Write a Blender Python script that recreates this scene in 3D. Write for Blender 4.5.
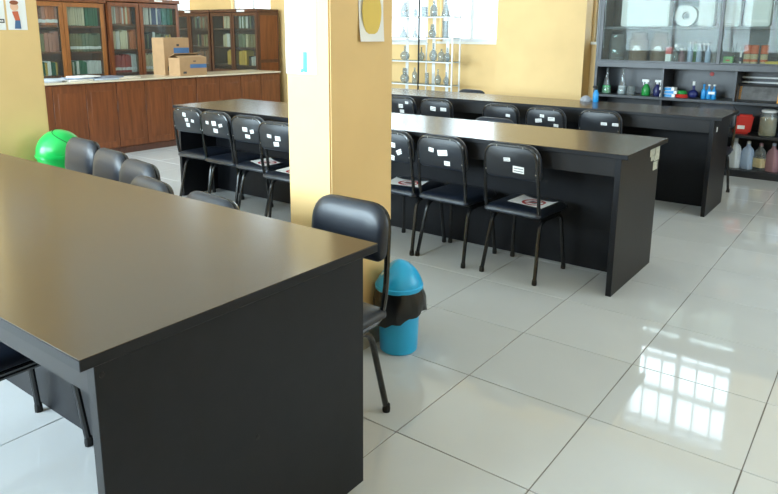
import bpy, bmesh, math, random
from mathutils import Matrix, Vector
for o in list(bpy.data.objects): bpy.data.objects.remove(o)
random.seed(7)
SC = bpy.context.scene; COL = SC.collection
R = math.radians; PI = math.pi

# ------------------------------------------------------------------ camera
F_PX, CX, CY = 670.0, 389.0, 177.0
CAM = Vector((2.2287, -1.1952, 1.3528))
ROT = (Matrix.Rotation(R(36.779), 3, 'Z') @ Matrix.Rotation(R(90 - 12.061), 3, 'X') @ Matrix.Rotation(R(0.407), 3, 'Z'))
cd = bpy.data.cameras.new('camera'); cam = bpy.data.objects.new('camera', cd); COL.objects.link(cam)
cd.sensor_fit = 'HORIZONTAL'; cd.sensor_width = 36.0; cd.lens = F_PX / 778 * 36
cd.shift_y = -(247 - CY) / 778; cd.clip_start = 0.05; cd.clip_end = 200
cam.matrix_world = Matrix.Translation(CAM) @ ROT.to_4x4()
SC.camera = cam
def at(u, v, ax, val):            # photo pixel -> point on the plane axis = val
    d = ROT @ Vector(((u - CX) / F_PX, -(v - CY) / F_PX, -1))
    return CAM + d * ((val - CAM[ax]) / d[ax])
def to_px(p):
    q = ROT.transposed() @ (Vector(p) - CAM)
    if q.z > -.05: return None
    return CX + F_PX * q.x / -q.z, CY - F_PX * q.y / -q.z

# ------------------------------------------------------------------ sky, daylight, exposure
w = bpy.data.worlds.new('sky'); SC.world = w; w.use_nodes = True
wb = w.node_tree.nodes['Background']; wb.inputs[0].default_value = (.86, .93, 1, 1); wb.inputs[1].default_value = 3.0
DAY = (.76, .89, 1.0)
def window_light(name, loc, sx, sz, direction, power):
    l = bpy.data.lights.new(name, 'AREA'); l.shape = 'RECTANGLE'; l.size = sx; l.size_y = sz; l.energy = power; l.color = DAY
    o = bpy.data.objects.new(name, l); COL.objects.link(o); o.location = loc
    o.rotation_euler = Vector(direction).to_track_quat('-Z', 'Y').to_euler()
ROOM_X0, ROOM_X1, ROOM_Y0, ROOM_Y1, ROOM_H = -9.0, 4.5, -4.5, 6.5, 3.6
# window openings (a0, a1, z0, z1): back wall along x, front wall along x, right wall along y
BACK_OPEN = [(-8.75, -7.98, 1.28, 3.3), (-6.86, -5.92, 1.28, 3.3), (-4.4, -2.91, 1.24, 3.3), (-2.70, -1.80, 1.26, 3.3), (-.60, -.10, 1.28, 2.05), (.06, 1.22, 1.28, 3.35)]  # short opening: low head made up to keep its floor reflection hidden
FRONT_OPEN = [(-7.4, -4.0, .95, 3.1), (-3.6, .3, .95, 3.1)]
RIGHT_OPEN = [(2.2, 4.6, 1.0, 3.1)]
for i, (a, b, c, d) in enumerate(BACK_OPEN): window_light('daylight_back', ((a+b)/2, ROOM_Y1+.42, (c+d)/2), b-a, d-c, (0, -1, 0), 14*(b-a)*(d-c))
for i, (a, b, c, d) in enumerate(FRONT_OPEN): window_light('daylight_front', ((a+b)/2, ROOM_Y0-.42, (c+d)/2), b-a, d-c, (0, 1, -.1), 104*(b-a)*(d-c))
for i, (a, b, c, d) in enumerate(RIGHT_OPEN): window_light('daylight_right', (ROOM_X1+.42, (a+b)/2, (c+d)/2), b-a, d-c, (-1, 0, -.1), 16*(b-a)*(d-c))
vs = SC.view_settings; vs.view_transform = 'Standard'; vs.look = 'None'; vs.gamma = 1; vs.use_curve_mapping = False
vs.exposure = 0.08

# ------------------------------------------------------------------ materials
MATS = {}
def lin(c): return tuple((x/255/12.92 if x/255 <= .04045 else ((x/255+.055)/1.055)**2.4) for x in c)
def mat(name, rgb, rough=.5, metal=0, var=0, scale=8, bump=0, bscale=60, spec=.5, coat=0, stretch=None, objcol=False, rand=0, emit=0):
    """procedural: base colour with soft noise variation and optional fine bump"""
    if name in MATS: return MATS[name]
    m = bpy.data.materials.new(name); m.use_nodes = True; nt = m.node_tree; N = nt.nodes; L = nt.links
    b = N['Principled BSDF']; c = lin(rgb)
    b.inputs['Roughness'].default_value = rough; b.inputs['Metallic'].default_value = metal
    b.inputs['Specular IOR Level'].default_value = spec; b.inputs['Coat Weight'].default_value = coat
    b.inputs['Coat Roughness'].default_value = .08
    tc = N.new('ShaderNodeTexCoord'); mp = N.new('ShaderNodeMapping'); L.new(tc.outputs['Object'], mp.inputs[0])
    if stretch: mp.inputs['Scale'].default_value = stretch
    ns = N.new('ShaderNodeTexNoise'); ns.inputs['Scale'].default_value = scale; ns.inputs['Detail'].default_value = 4
    L.new(mp.outputs[0], ns.inputs['Vector'])
    rp = N.new('ShaderNodeMapRange'); rp.inputs[1].default_value = .3; rp.inputs[2].default_value = .7
    rp.inputs[3].default_value = 1 - var; rp.inputs[4].default_value = 1 + var * .6; L.new(ns.outputs[0], rp.inputs[0])
    mx = N.new('ShaderNodeVectorMath'); mx.operation = 'SCALE'; L.new(rp.outputs[0], mx.inputs['Scale'])
    oi = N.new('ShaderNodeObjectInfo')
    if objcol: L.new(oi.outputs['Color'], mx.inputs[0])
    else: mx.inputs[0].default_value = c
    out = mx
    if rand:
        r2 = N.new('ShaderNodeMapRange'); r2.inputs[3].default_value = 1 - rand; r2.inputs[4].default_value = 1 + rand
        L.new(oi.outputs['Random'], r2.inputs[0]); m2 = N.new('ShaderNodeVectorMath'); m2.operation = 'SCALE'
        L.new(mx.outputs[0], m2.inputs[0]); L.new(r2.outputs[0], m2.inputs['Scale']); out = m2
    L.new(out.outputs[0], b.inputs['Base Color'])
    if bump:
        n2 = N.new('ShaderNodeTexNoise'); n2.inputs['Scale'].default_value = bscale; L.new(tc.outputs['Object'], n2.inputs['Vector'])
        bp = N.new('ShaderNodeBump'); bp.inputs['Strength'].default_value = bump; bp.inputs['Distance'].default_value = .002
        L.new(n2.outputs[0], bp.inputs['Height']); L.new(bp.outputs[0], b.inputs['Normal'])
    MATS[name] = m; return m
def glass(name, rgb=(235, 242, 242), body=0.0, gloss=.06, rough=.02):
    """thin clear glass: transparent tint, a little dull body, fresnel gloss"""
    if name in MATS: return MATS[name]
    m = bpy.data.materials.new(name); m.use_nodes = True; nt = m.node_tree; N = nt.nodes; L = nt.links
    N.remove(N['Principled BSDF']); out = N['Material Output']
    tr = N.new('ShaderNodeBsdfTransparent'); tr.inputs[0].default_value = (*lin(rgb), 1)
    df = N.new('ShaderNodeBsdfDiffuse'); df.inputs[0].default_value = (*lin(rgb), 1)
    gl = N.new('ShaderNodeBsdfGlossy'); gl.inputs['Roughness'].default_value = rough
    m1 = N.new('ShaderNodeMixShader'); m1.inputs[0].default_value = body; L.new(tr.outputs[0], m1.inputs[1]); L.new(df.outputs[0], m1.inputs[2])
    lw = N.new('ShaderNodeLayerWeight'); lw.inputs[0].default_value = .5
    pw = N.new('ShaderNodeMath'); pw.operation = 'POWER'; pw.inputs[1].default_value = 5; L.new(lw.outputs['Facing'], pw.inputs[0])
    fr = N.new('ShaderNodeMath'); fr.operation = 'MULTIPLY_ADD'; fr.inputs[1].default_value = .8; fr.inputs[2].default_value = gloss*.25; L.new(pw.outputs[0], fr.inputs[0])
    m2 = N.new('ShaderNodeMixShader'); L.new(fr.outputs[0], m2.inputs[0]); L.new(m1.outputs[0], m2.inputs[1]); L.new(gl.outputs[0], m2.inputs[2])
    L.new(m2.outputs[0], out.inputs[0]); MATS[name] = m; return m
M_WALL = mat('yellow_wall_paint', (228, 193, 134), .6, var=.05, scale=3, bump=.15, bscale=120)
M_CEIL = mat('white_ceiling_paint', (232, 230, 222), .8, var=.03)
M_TILE = mat('glossy_ivory_tile', (202, 204, 206), .04, var=.03, scale=3, rand=.025, spec=.55)
M_GROUT = mat('grey_grout', (112, 106, 98), .8, var=.2, scale=20)
M_BASE = mat('grey_skirting', (150, 148, 140), .35, var=.06)
M_TOP = mat('dark_laminate_top', (70, 56, 42), .22, var=.05, scale=4, spec=.65)
M_PANEL = mat('black_laminate', (26, 27, 31), .42, var=.12, scale=14, spec=.2, bump=.06, bscale=200)
M_EDGE = mat('grey_edge_band', (36, 35, 36), .4, var=.1, spec=.2)
M_VINYL = mat('black_vinyl_sky_tint', (21, 29, 43), .38, var=.08, scale=20, bump=.25, bscale=260, spec=.6)  # blue of the reflected sky is mixed into the black base colour
M_STEEL = mat('black_painted_steel', (24, 25, 28), .25, var=.1, spec=.6)
M_SHELL = mat('dark_plastic_shell', (27, 30, 36), .42, var=.08)
M_RUBBER = mat('black_rubber', (18, 18, 18), .8, var=.1)
M_CHROME = mat('chrome', (200, 200, 200), .2, 1, var=.02)
M_PAPER = mat('white_paper', (240, 240, 240), .7, var=.03)
M_OLDP = mat('aged_paper', (176, 176, 160), .7, var=.25, scale=60)
M_INK = mat('grey_print', (110, 115, 120), .7, var=.2)
M_RED = mat('red_print', (178, 40, 48), .6, var=.06)
M_WOOD = mat('red_brown_wood', (118, 66, 36), .32, var=.35, scale=5, stretch=(6, 6, .7), spec=.5)
M_WOOD2 = mat('red_brown_wood_panel', (118, 66, 36), .3, var=.32, scale=5, stretch=(7, 7, .6))
M_OAK = mat('orange_wood', (150, 92, 44), .4, var=.25, scale=5, stretch=(6, 6, .8))
M_DARKW = mat('dark_brown_wood', (84, 52, 40), .35, var=.25, scale=5, stretch=(6, 6, .8))
M_CTOP = mat('sheen_pale_top_and_tape', (214, 200, 176), .2, var=.06, scale=6)  # white window reflection on the counter top put into the base colour
M_BOOK = mat('book_cover', (255, 255, 255), .55, var=.12, scale=30, objcol=True)
M_CARD = mat('brown_cardboard', (170, 134, 96), .75, var=.08, scale=12)
M_CARDP = mat('blue_carton_print', (66, 104, 150), .7, var=.1)
M_BLUE = mat('sky_blue_plastic', (36, 172, 230), .3, var=.04, spec=.5)
M_GREEN = mat('bright_green_plastic', (22, 182, 82), .28, var=.04)
M_BAG = mat('black_bin_bag', (12, 14, 20), .28, var=.1, bump=.6, bscale=30)
M_TEAL = mat('teal_tape', (60, 200, 200), .5, var=.05)
M_SHELF = mat('charcoal_laminate', (42, 44, 49), .35, var=.1)
M_ALU = mat('white_aluminium', (222, 224, 226), .4, .2, var=.03)
M_IRON = mat('grey_iron_bar', (120, 124, 126), .5, var=.05)
M_GLASSW = glass('window_glass', (245, 250, 250), 0, .02)
M_GLASSD = glass('cabinet_glass', (236, 240, 238), .03, .03)
M_GLASSL = glass('lab_glass', (206, 212, 214), .2, .25)
M_GLASSC = glass('clear_lab_glass', (214, 220, 222), .16, .25)
M_GSHELF = glass('glass_shelf', (196, 210, 212), .12, .3)

# ------------------------------------------------------------------ mesh helpers
class MB:
    def __init__(s): s.v = []; s.f = []
    def add(s, vs, fs):
        n = len(s.v); s.v += [tuple(p) for p in vs]; s.f += [tuple(i+n for i in f) for f in fs]; return s
    def box(s, x0, x1, y0, y1, z0, z1):
        return s.add([(x0,y0,z0),(x1,y0,z0),(x1,y1,z0),(x0,y1,z0),(x0,y0,z1),(x1,y0,z1),(x1,y1,z1),(x0,y1,z1)],
                     [(0,3,2,1),(4,5,6,7),(0,1,5,4),(1,2,6,5),(2,3,7,6),(3,0,4,7)])
    def rings(s, rs, cap0=True, cap1=True):
        n = len(rs[0]); vs = [p for r in rs for p in r]; fs = []
        for k in range(len(rs)-1):
            for i in range(n): j = (i+1) % n; fs.append((k*n+i, k*n+j, (k+1)*n+j, (k+1)*n+i))
        if cap0: fs.append(tuple(range(n-1, -1, -1)))
        if cap1: fs.append(tuple((len(rs)-1)*n+i for i in range(n)))
        return s.add(vs, fs)
    def lathe(s, prof, n=20, c=(0,0,0)):
        return s.rings([[(c[0]+r*math.cos(2*PI*i/n), c[1]+r*math.sin(2*PI*i/n), c[2]+z) for i in range(n)] for r, z in prof])
    def tube(s, pts, r, n=8, cap=True):
        pts = [Vector(p) for p in pts]; rs = []
        t0 = (pts[1]-pts[0]).normalized(); up = Vector((0,0,1)) if abs(t0.z) < .9 else Vector((1,0,0))
        nrm = t0.cross(up).normalized()
        for i, p in enumerate(pts):
            t = ((pts[min(i+1,len(pts)-1)]-p).normalized() + (p-pts[max(i-1,0)]).normalized()).normalized()
            nrm = (nrm - t*nrm.dot(t)).normalized(); bn = t.cross(nrm)
            rs.append([tuple(p + nrm*(r*math.cos(2*PI*k/n)) + bn*(r*math.sin(2*PI*k/n))) for k in range(n)])
        return s.rings(rs, cap, cap)
    def build(s, name, m, parent=None, smooth=True, bevel=0, seg=2, loc=None, rot=None):
        me = bpy.data.meshes.new(name); bm = bmesh.new()
        vv = [bm.verts.new(p) for p in s.v]
        for f in s.f:
            try: bm.faces.new([vv[i] for i in f])
            except ValueError: pass
        bmesh.ops.recalc_face_normals(bm, faces=bm.faces)
        if bevel: bmesh.ops.bevel(bm, geom=list(bm.edges), offset=bevel, segments=seg, affect='EDGES', clamp_overlap=True)
        bm.to_mesh(me); bm.free(); me.materials.append(m)
        if smooth:
            me.polygons.foreach_set('use_smooth', [True]*len(me.polygons)); me.set_sharp_from_angle(angle=R(38))
        return link(name, me, parent, loc, rot)
def link(name, me, parent=None, loc=None, rot=None):
    o = bpy.data.objects.new(name, me); COL.objects.link(o); o.parent = parent
    if loc is not None: o.location = loc
    if rot is not None: o.rotation_euler = rot
    return o
def tag(o, label, cat, group=None):
    o['label'] = label; o['category'] = cat
    if group: o['group'] = group
    return o
def thing(name, label, cat, loc=(0,0,0), rz=0, group=None):
    o = link(name, None, None, loc, (0, 0, rz)); o.empty_display_size = .1; return tag(o, label, cat, group)
def struct(o, label=None):
    o['kind'] = 'structure'
    if label: o['label'] = label
    return o
def copy_tree(o, parent=None):
    c = o.copy(); COL.objects.link(c); c.parent = parent
    for ch in list(o.children): copy_tree(ch, c)
    return c
def fillet(pts, r, seg=5):
    pts = [Vector(p) for p in pts]; out = [pts[0]]
    for a, b, c in zip(pts, pts[1:], pts[2:]):
        d0 = (a-b); d1 = (c-b); k = min(r, d0.length*.49, d1.length*.49); p = b+d0.normalized()*k; q = b+d1.normalized()*k
        for i in range(seg+1):
            t = i/seg; out.append(p*(1-t)**2 + b*2*t*(1-t) + q*t*t)
    out.append(pts[-1]); return out
def rrect(w, h, rs, seg=5):       # rounded rectangle about the origin, rs = radii of BL, BR, TR, TL
    o = []
    for (sx, sy, a0), r in zip(((-1,-1,180),(1,-1,270),(1,1,0),(-1,1,90)), rs):
        cx, cy = sx*(w/2-r), sy*(h/2-r)
        for i in range(seg+1):
            a = R(a0 + 90*i/seg); o.append((cx+r*math.cos(a), cy+r*math.sin(a)))
    return o
def pillow(mb, outline, layers, fn):   # layers: (inset, depth); fn maps (a, b, depth) -> xyz
    w = max(abs(a) for a, b in outline); h = max(abs(b) for a, b in outline)
    return mb.rings([[fn(a*(w-i)/w, b*(h-i)/h, d) for a, b in outline] for i, d in layers])
def fbox(name, m, parent, dims, bevel=.002, **k):
    return MB().box(*dims).build(name, m, parent, smooth=bevel > 0, bevel=bevel, seg=1, **k)

# ------------------------------------------------------------------ room shell
floor = struct(MB().box(ROOM_X0-.2, ROOM_X1+.2, ROOM_Y0-.2, ROOM_Y1+.2, -.12, -.0025).build('floor', M_GROUT, smooth=False), 'floor of large glossy ivory tiles with thin dark joints')
T = .5; tile_me = MB().box(.0018, T-.0018, .0018, T-.0018, -.006, 0).build('tile', M_TILE, None, bevel=.0012, seg=1)
tm = tile_me.data; bpy.data.objects.remove(tile_me)
cells = []
for i in range(int(ROOM_X0/T), int(ROOM_X1/T)):
    for j in range(int(ROOM_Y0/T), int(ROOM_Y1/T)):
        q = [to_px((i*T+a, j*T+b, 0)) for a in (0, T) for b in (0, T)]; area = 0
        if all(q):
            u0, u1 = min(p[0] for p in q), max(p[0] for p in q); v0, v1 = min(p[1] for p in q), max(p[1] for p in q)
            if u1 > 0 and u0 < 778 and v1 > 0 and v0 < 494: area = (u1-u0)*(v1-v0)
        cells.append((area, i, j))
cells.sort(reverse=True); rest = MB()
for k, (a, i, j) in enumerate(cells):
    if k < 300 and a > 0: link('tile', tm, floor, (i*T, j*T, 0))
    else: rest.box(i*T+.0018, (i+1)*T-.0018, j*T+.0018, (j+1)*T-.0018, -.006, 0)
rest.build('tile_field', M_TILE, floor, smooth=False)['kind'] = 'stuff'

def wall(name, axis, a0, a1, p0, p1, opens, label):
    mb = MB()
    def bx(a, b, z0, z1):
        if b-a < 1e-4 or z1-z0 < 1e-4: return
        mb.box(a, b, p0, p1, z0, z1) if axis == 'x' else mb.box(p0, p1, a, b, z0, z1)
    prev = a0
    for a, b, z0, z1 in opens: bx(prev, a, 0, ROOM_H); bx(a, b, 0, z0); bx(a, b, z1, ROOM_H); prev = b
    bx(prev, a1, 0, ROOM_H)
    return struct(mb.build(name, M_WALL, smooth=False), label)
wall('wall_back', 'x', ROOM_X0-.2, ROOM_X1+.2, ROOM_Y1, ROOM_Y1+.2, BACK_OPEN, 'pale yellow back wall with tall windows')
wall('wall_front', 'x', ROOM_X0-.2, ROOM_X1+.2, ROOM_Y0-.2, ROOM_Y0, FRONT_OPEN, 'pale yellow wall with wide windows')
wall('wall_left', 'y', ROOM_Y0, ROOM_Y1, ROOM_X0-.2, ROOM_X0, [], 'pale yellow wall behind the bookcases')
wall('wall_right', 'y', ROOM_Y0, ROOM_Y1, ROOM_X1, ROOM_X1+.2, RIGHT_OPEN, 'pale yellow wall with one wide window')
struct(MB().box(ROOM_X0-.2, ROOM_X1+.2, ROOM_Y0-.2, ROOM_Y1+.2, ROOM_H, ROOM_H+.15).build('ceiling', M_CEIL, smooth=False), 'white ceiling')

wn = 0
def window(axis, a, b, z0, z1, p, sgn, mull, trans, bars):
    """p = inner wall face, sgn = outward direction"""
    global wn; wn += 1
    def bx(mb, a0, a1, d0, d1, c0, c1):
        q0, q1 = sorted((p+sgn*d0, p+sgn*d1))
        return mb.box(a0, a1, q0, q1, c0, c1) if axis == 'x' else mb.box(q0, q1, a0, a1, c0, c1)
    fr = MB(); t = .04
    for r in ((a, a+t, z0, z1), (b-t, b, z0, z1), (a+t, b-t, z0, z0+t), (a+t, b-t, z1-t, z1)): bx(fr, r[0], r[1], .07, .12, r[2], r[3])
    wo = struct(fr.build('window_%d' % wn, M_ALU, smooth=False), 'white framed window, blown out by daylight')
    for x in mull: bx(MB(), x-.025, x+.025, .07, .12, z0+t, z1-t).build('mullion', M_ALU, wo, smooth=False)
    for z in trans:
        xs = [a+t] + [q for x in mull for q in (x-.025, x+.025)] + [b-t]
        for x0, x1 in zip(xs[::2], xs[1::2]): bx(MB(), x0, x1, .07, .12, z-.03, z+.03).build('transom', M_ALU, wo, smooth=False)
    xs = [a+t] + [q for x in mull for q in (x-.025, x+.025)] + [b-t]
    for x0, x1 in zip(xs[::2], xs[1::2]): bx(MB(), x0, x1, .093, .097, z0+t, z1-t).build('pane', M_GLASSW, wo, smooth=False)
    n = max(1, int((b-a)/bars)) if bars else 0
    for k in range(1, n):
        x = a+(b-a)*k/n; bx(MB(), x-.008, x+.008, .15, .162, z0, z1).build('grille_bar', M_IRON, wo, smooth=False)
    if bars:
        z = z0+.3
        while z < z1: bx(MB(), a, b, .164, .174, z-.012, z+.012).build('grille_bar', M_IRON, wo, smooth=False); z += .42
    bx(MB(), a-.03, b+.03, -.03, .068, z0-.03, z0).build('window_sill', M_CEIL, wo, smooth=False)
for k, (a, b, c, d) in enumerate(BACK_OPEN):
    window('x', a, b, c, d, ROOM_Y1, 1, [(a+b)/2] if b-a > .7 else [a+.14], [2.36, 2.78] if d > 3 else [1.55], .19 if k == 5 else 0)
for a, b, c, d in FRONT_OPEN: window('x', a, b, c, d, ROOM_Y0, -1, [a+(b-a)/3, a+2*(b-a)/3], [2.35], 0)
for a, b, c, d in RIGHT_OPEN: window('y', a, b, c, d, ROOM_X1, 1, [(a+b)/2], [2.35], 0)

def pillar(x0, x1, y0, y1, label):
    o = struct(MB().box(x0, x1, y0, y1, 0, ROOM_H).build('pillar', M_WALL, smooth=True, bevel=.006), label)
    t = .008
    for r in ((x0-t, x1+t, y0-t, y0), (x0-t, x1+t, y1, y1+t), (x1, x1+t, y0, y1), (x0-t, x0, y0, y1)):
        MB().box(*r, 0, .085).build('baseboard', M_BASE, o, smooth=False)
    return o
PX, PY0, PY1 = .517, .717, 1.115
pillar(.285, PX, PY0, PY1, 'yellow square pillar with a taped white sheet between the dark tables')
LX = -2.48
pillar(LX-.24, LX, PY0, PY1, 'yellow pillar with two cartoon posters near the green bin')
col = struct(MB().box(-1.735, -.625, 6.28, ROOM_Y1, 0, ROOM_H).build('wall_pier', M_WALL, smooth=False), 'broad pale yellow pier between the back windows')
struct(MB().box(-4.4, -1.735, ROOM_Y1-.015, ROOM_Y1, 0, .09).build('baseboard_back', M_BASE, smooth=False), 'grey skirting on the back wall')

# ------------------------------------------------------------------ long tables
def table(label, x0, x1, y0, y1, zt, ym, ends=.035, rail_h=.10, inset=.012):
    t = thing('long_table', label, 'table', ((x0+x1)/2, (y0+y1)/2, 0), group='long dark laminate tables')
    ox, oy = (x0+x1)/2, (y0+y1)/2
    def b(name, m, a0, a1, c0, c1, z0, z1, bev=.0015): return fbox(name, m, t, (a0-ox, a1-ox, c0-oy, c1-oy, z0, z1), bev)
    tt = MB().box(x0-ox, x1-ox, y0-oy, y1-oy, zt-.025, zt-.0015).build('tabletop', M_PANEL, t, bevel=.0015, seg=1)
    ls = MB().box(x0-ox+.001, x1-ox-.001, y0-oy+.001, y1-oy-.001, zt-.0015, zt).build('laminate_sheet', M_TOP, tt, smooth=False); ls['label'] = 'dark brown satin laminate'
    for e0, e1 in ((x1-ends-.03, x1-ends), (x0+ends, x0+ends+.03)):
        ep = b('end_panel', M_PANEL, e0, e1, y0+inset, y1-.03, 0, zt-.025)
    b('apron', M_EDGE, x0+ends+.03, x1-ends-.03, y0+inset+.015, y0+inset+.033, zt-.025-rail_h, zt-.025)
    b('apron', M_EDGE, x0+ends+.03, x1-ends-.03, y1-.066, y1-.048, zt-.025-rail_h, zt-.025)
    b('modesty_panel', M_PANEL, x0+ends+.03, x1-ends-.03, ym, ym+.018, .0, zt-.025)
    return t, (ox, oy)
TZ = .766
t1, o1 = table('long dark laminate table with bare top, its plain black end panel near the pillar', -2.38, 1.105, -.632, .258, TZ, -.155, .03, inset=.042)
for u, v in ((102, 375), (258, 437)):
    p = at(u, v, 0, 1.075); MB().lathe([(.0, 0), (.006, 0), (.006, .0012), (0, .0018)], 10).build('screw_cap', M_EDGE, t1, loc=(1.075-o1[0], p.y-o1[1], p.z), rot=(0, PI/2, 0))
t2, o2 = table('long dark laminate table with peeling white stickers on its end panel', -2.52, 1.21, 2.165, 2.90, TZ, 2.54)
for u0, v0, u1, v1 in ((651, 147, 655.5, 155), (655.5, 146, 659, 159), (651.5, 156, 654, 160), (653.5, 162.5, 657, 168.5)):
    a = at(u0, v0, 0, 1.176); b = at(u1, v1, 0, 1.176)
    fbox('sticker', M_OLDP, t2, (1.175-o2[0], 1.1757-o2[0], a.y-o2[1], b.y-o2[1], b.z, a.z), 0)['label'] = 'torn white sticker'
t3, o3 = table('long dark laminate table standing before the black storage shelves', -2.6, 1.25, 4.19, 4.83, TZ, 4.54, .05)
p = at(717, 129.5, 0, 1.20); fbox('sticker', M_PAPER, t3, (1.2-o3[0], 1.2007-o3[0], p.y-.012-o3[1], p.y+.012-o3[1], p.z-.018, p.z+.018), 0)

# ------------------------------------------------------------------ chairs
def make_chair(front=.18):
    t = thing('chair', 'black padded chair', 'chair')
    W = .165
    # back loop in one bent tube: seat rails, uprights, rounded top
    side = [(.16, front-.08, .360), (.16, -.155, .360), (W+.004, -.172, .47), (W-.010, -.172-.262*.13, .762), (0, -.172-.262*.13, .762)]
    l = fillet(side, .075, 6)[:-1]
    loop = l + [Vector((-p.x, p.y, p.z)) for p in reversed(l)]
    MB().tube(loop, .0105, 8).build('back_frame', M_STEEL, t)
    for sx in (-1, 1):
        for top, foot in (((front-.03), front), (-.105, -.178)):
            mid = front-.16
            pts = fillet([(sx*.148, mid, .342), (sx*.15, top, .342), (sx*.17, foot, .012)], .06, 5)
            lg = MB().tube(pts, .0115, 8).build('leg', M_STEEL, t)
            MB().lathe([(.014, 0), (.015, .01), (.0135, .03)], 8, (sx*.17, foot, 0)).build('foot_cap', M_RUBBER, lg)
    ol = rrect(.36, front+.20, (.03, .03, .06, .06), 5); yc = (front-.16)/2
    mb = pillow(MB(), ol, [(.012, .370), (.0, .378), (0, .390), (.008, .402), (.03, .411), (.08, .415)], lambda a, b, d: (a, b+yc, d))
    mb.build('seat', M_VINYL, t)
    MB().box(-.14, .14, -.12, front-.06, .354, .370).build('seat_board', M_PANEL, t, smooth=False)
    def fn(off):
        def f(a, b, d):
            z = .676+b; return (a, -.172-(z-.5)*.13+d, z)
        return f
    pl = rrect(.346, .20, (.035, .035, .085, .085), 6)
    pillow(MB(), pl, [(.006, .010), (.0, .016), (.0, .028), (.008, .040), (.03, .049), (.07, .052)], fn(0)).build('backrest', M_VINYL, t)
    bl = rrect(.308, .172, (.012, .012, .065, .065), 6)
    pillow(MB(), bl, [(.0, .009), (.0, -.006), (.004, -.009)], fn(0)).build('back_panel', M_SHELL, t)
    for x, z in ((-.154, .62), (.154, .62), (-.08, .7605), (.08, .7605)):
        MB().lathe([(.004, 0), (.004, .0015), (.002, .003)], 8).build('rivet', M_CHROME, t, loc=(x, -.172-(z-.5)*.13-.0105, z), rot=(PI/2, 0, 0))
    return t
proto = make_chair(); proto_used = [False]
stk_me = MB().box(-.5, .5, -.0006, 0, -.5, .5).build('sticker', M_PAPER, None, smooth=False); sm = stk_me.data; bpy.data.objects.remove(stk_me)
ink_o = MB().box(-.42, .42, -.0012, -.0006, -.06, .06).build('print', M_INK, None, smooth=False); inkm = ink_o.data; bpy.data.objects.remove(ink_o)
def place_chair(x, y, rz, label, group, stickers=()):
    o = copy_tree(proto) if proto_used[0] else proto
    proto_used[0] = True
    o.location = (x, y, 0); o.rotation_euler = (0, 0, rz); o['label'] = label; o['group'] = group
    for sx, sz, w_, h_, tl in stickers:
        s = link('sticker', sm, o, (sx, -.172-(sz-.513)*.13-.0094, sz-.013), (R(7.4), R(tl), 0)); s.scale = (w_*.8, 1, h_*.75); s['label'] = 'white inventory sticker'
        for k in (-.22, .16):
            q = link('print', inkm, s, (0, 0, k))
    return o
G1, G2, G3 = 'chairs at the bare table', 'chairs at the stickered table', 'chairs at the table before the shelves'
# far side of table 1, facing -y: local rear (-.19) is at world +y
for x, y, rz, lab in ((.725, .405, 180, 'black vinyl chair between the taped pillar and the blue bin, at the bare table'),
                      (.275, .125, 173, 'black vinyl chair at the bare table, second from the blue bin, pushed in deep'),
                      (-.145, .155, 170, 'black vinyl chair at the bare table, third from the blue bin, its top barely showing'),
                      (-.515, .345, 171, 'black vinyl chair at the bare table, third from the green bin'),
                      (-.885, .43, 172, 'black vinyl chair at the bare table, second from the green bin'),
                      (-1.32, .53, 176, 'black vinyl chair at the bare table right in front of the green bin')):
    place_chair(x, y, R(rz), lab, G1)
# near side of table 2, backs towards the aisle
ST = {0: [(-.02, .735, .045, .04, 4), (.0, .695, .045, .035, -3), (.07, .69, .04, .03, 5), (.01, .655, .05, .04, 4)],
      1: [(-.08, .70, .04, .03, 6), (.0, .70, .06, .045, -3), (.075, .69, .05, .03, -12), (.01, .645, .06, .04, 3)],
      2: [(-.02, .69, .06, .04, 0), (.05, .68, .045, .035, -8), (.0, .64, .06, .035, 2)],
      3: [(.02, .68, .06, .04, 0), (-.06, .69, .05, .03, 5), (.0, .64, .06, .04, -4)],
      4: [(.03, .70, .055, .04, 3), (.08, .66, .05, .04, -25), (.02, .62, .05, .04, 9)],
      5: [(-.06, .70, .045, .032, 8), (.02, .69, .085, .045, -6), (.05, .63, .05, .035, 0)],
      6: [(-.02, .70, .05, .028, -4), (.05, .65, .085, .05, 2)]}
T2X = [-2.19, -1.81, -1.43, -1.02, -.21, .165, .62]; T2Y = [2.25, 2.22, 2.20, 2.09, 2.275, 2.275, 2.275]
T2L = ['black stickered chair at the corner of the stickered table next to the counter',
       'black stickered chair with an empty seat, second from the counter end of the stickered table',
       'black stickered chair holding a paper sign, third from the counter end of the stickered table',
       'black stickered chair half hidden beside the pillar, fourth from the counter end of its table',
       'black chair with a red circle sign on its seat, emerging from behind the pillar',
       'black chair with three stickers and a bare seat between two chairs holding signs',
       'black chair with riveted back and red circle sign, nearest the stickered end panel']
for k, x in enumerate(T2X): place_chair(x, T2Y[k], R((2, -1, 1, 0, -2, -3, -3)[k]), T2L[k], G2, ST[k])
place_chair(-.01, 2.86, PI, 'black chair on the shelf side of the stickered table, only its top rim showing', G2)
T3X = [-1.50, -1.10, -.42, -.02, .40]
T3L = ['black chair with two stickers at the shelf table, appearing from behind the pillar', 'black chair with paired stickers at the shelf table, second from the pillar',
       'black chair with one small sticker on its back at the shelf table', 'black chair with four stickers on its back at the shelf table', 'black chair with two bright labels, last towards the open end of the shelf table']
S3 = [[(.02, .70, .06, .05, 0), (.09, .735, .045, .03, 6), (.03, .65, .06, .04, 0)], [(-.02, .70, .07, .05, 5), (.09, .70, .075, .04, 0)], [(.08, .70, .05, .03, 4)],
      [(-.02, .72, .045, .03, 4), (-.05, .68, .07, .04, -6), (.06, .70, .07, .04, 0), (.1, .65, .05, .03, 4)], [(.04, .685, .06, .03, 0), (.13, .685, .06, .03, 0)]]
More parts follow.
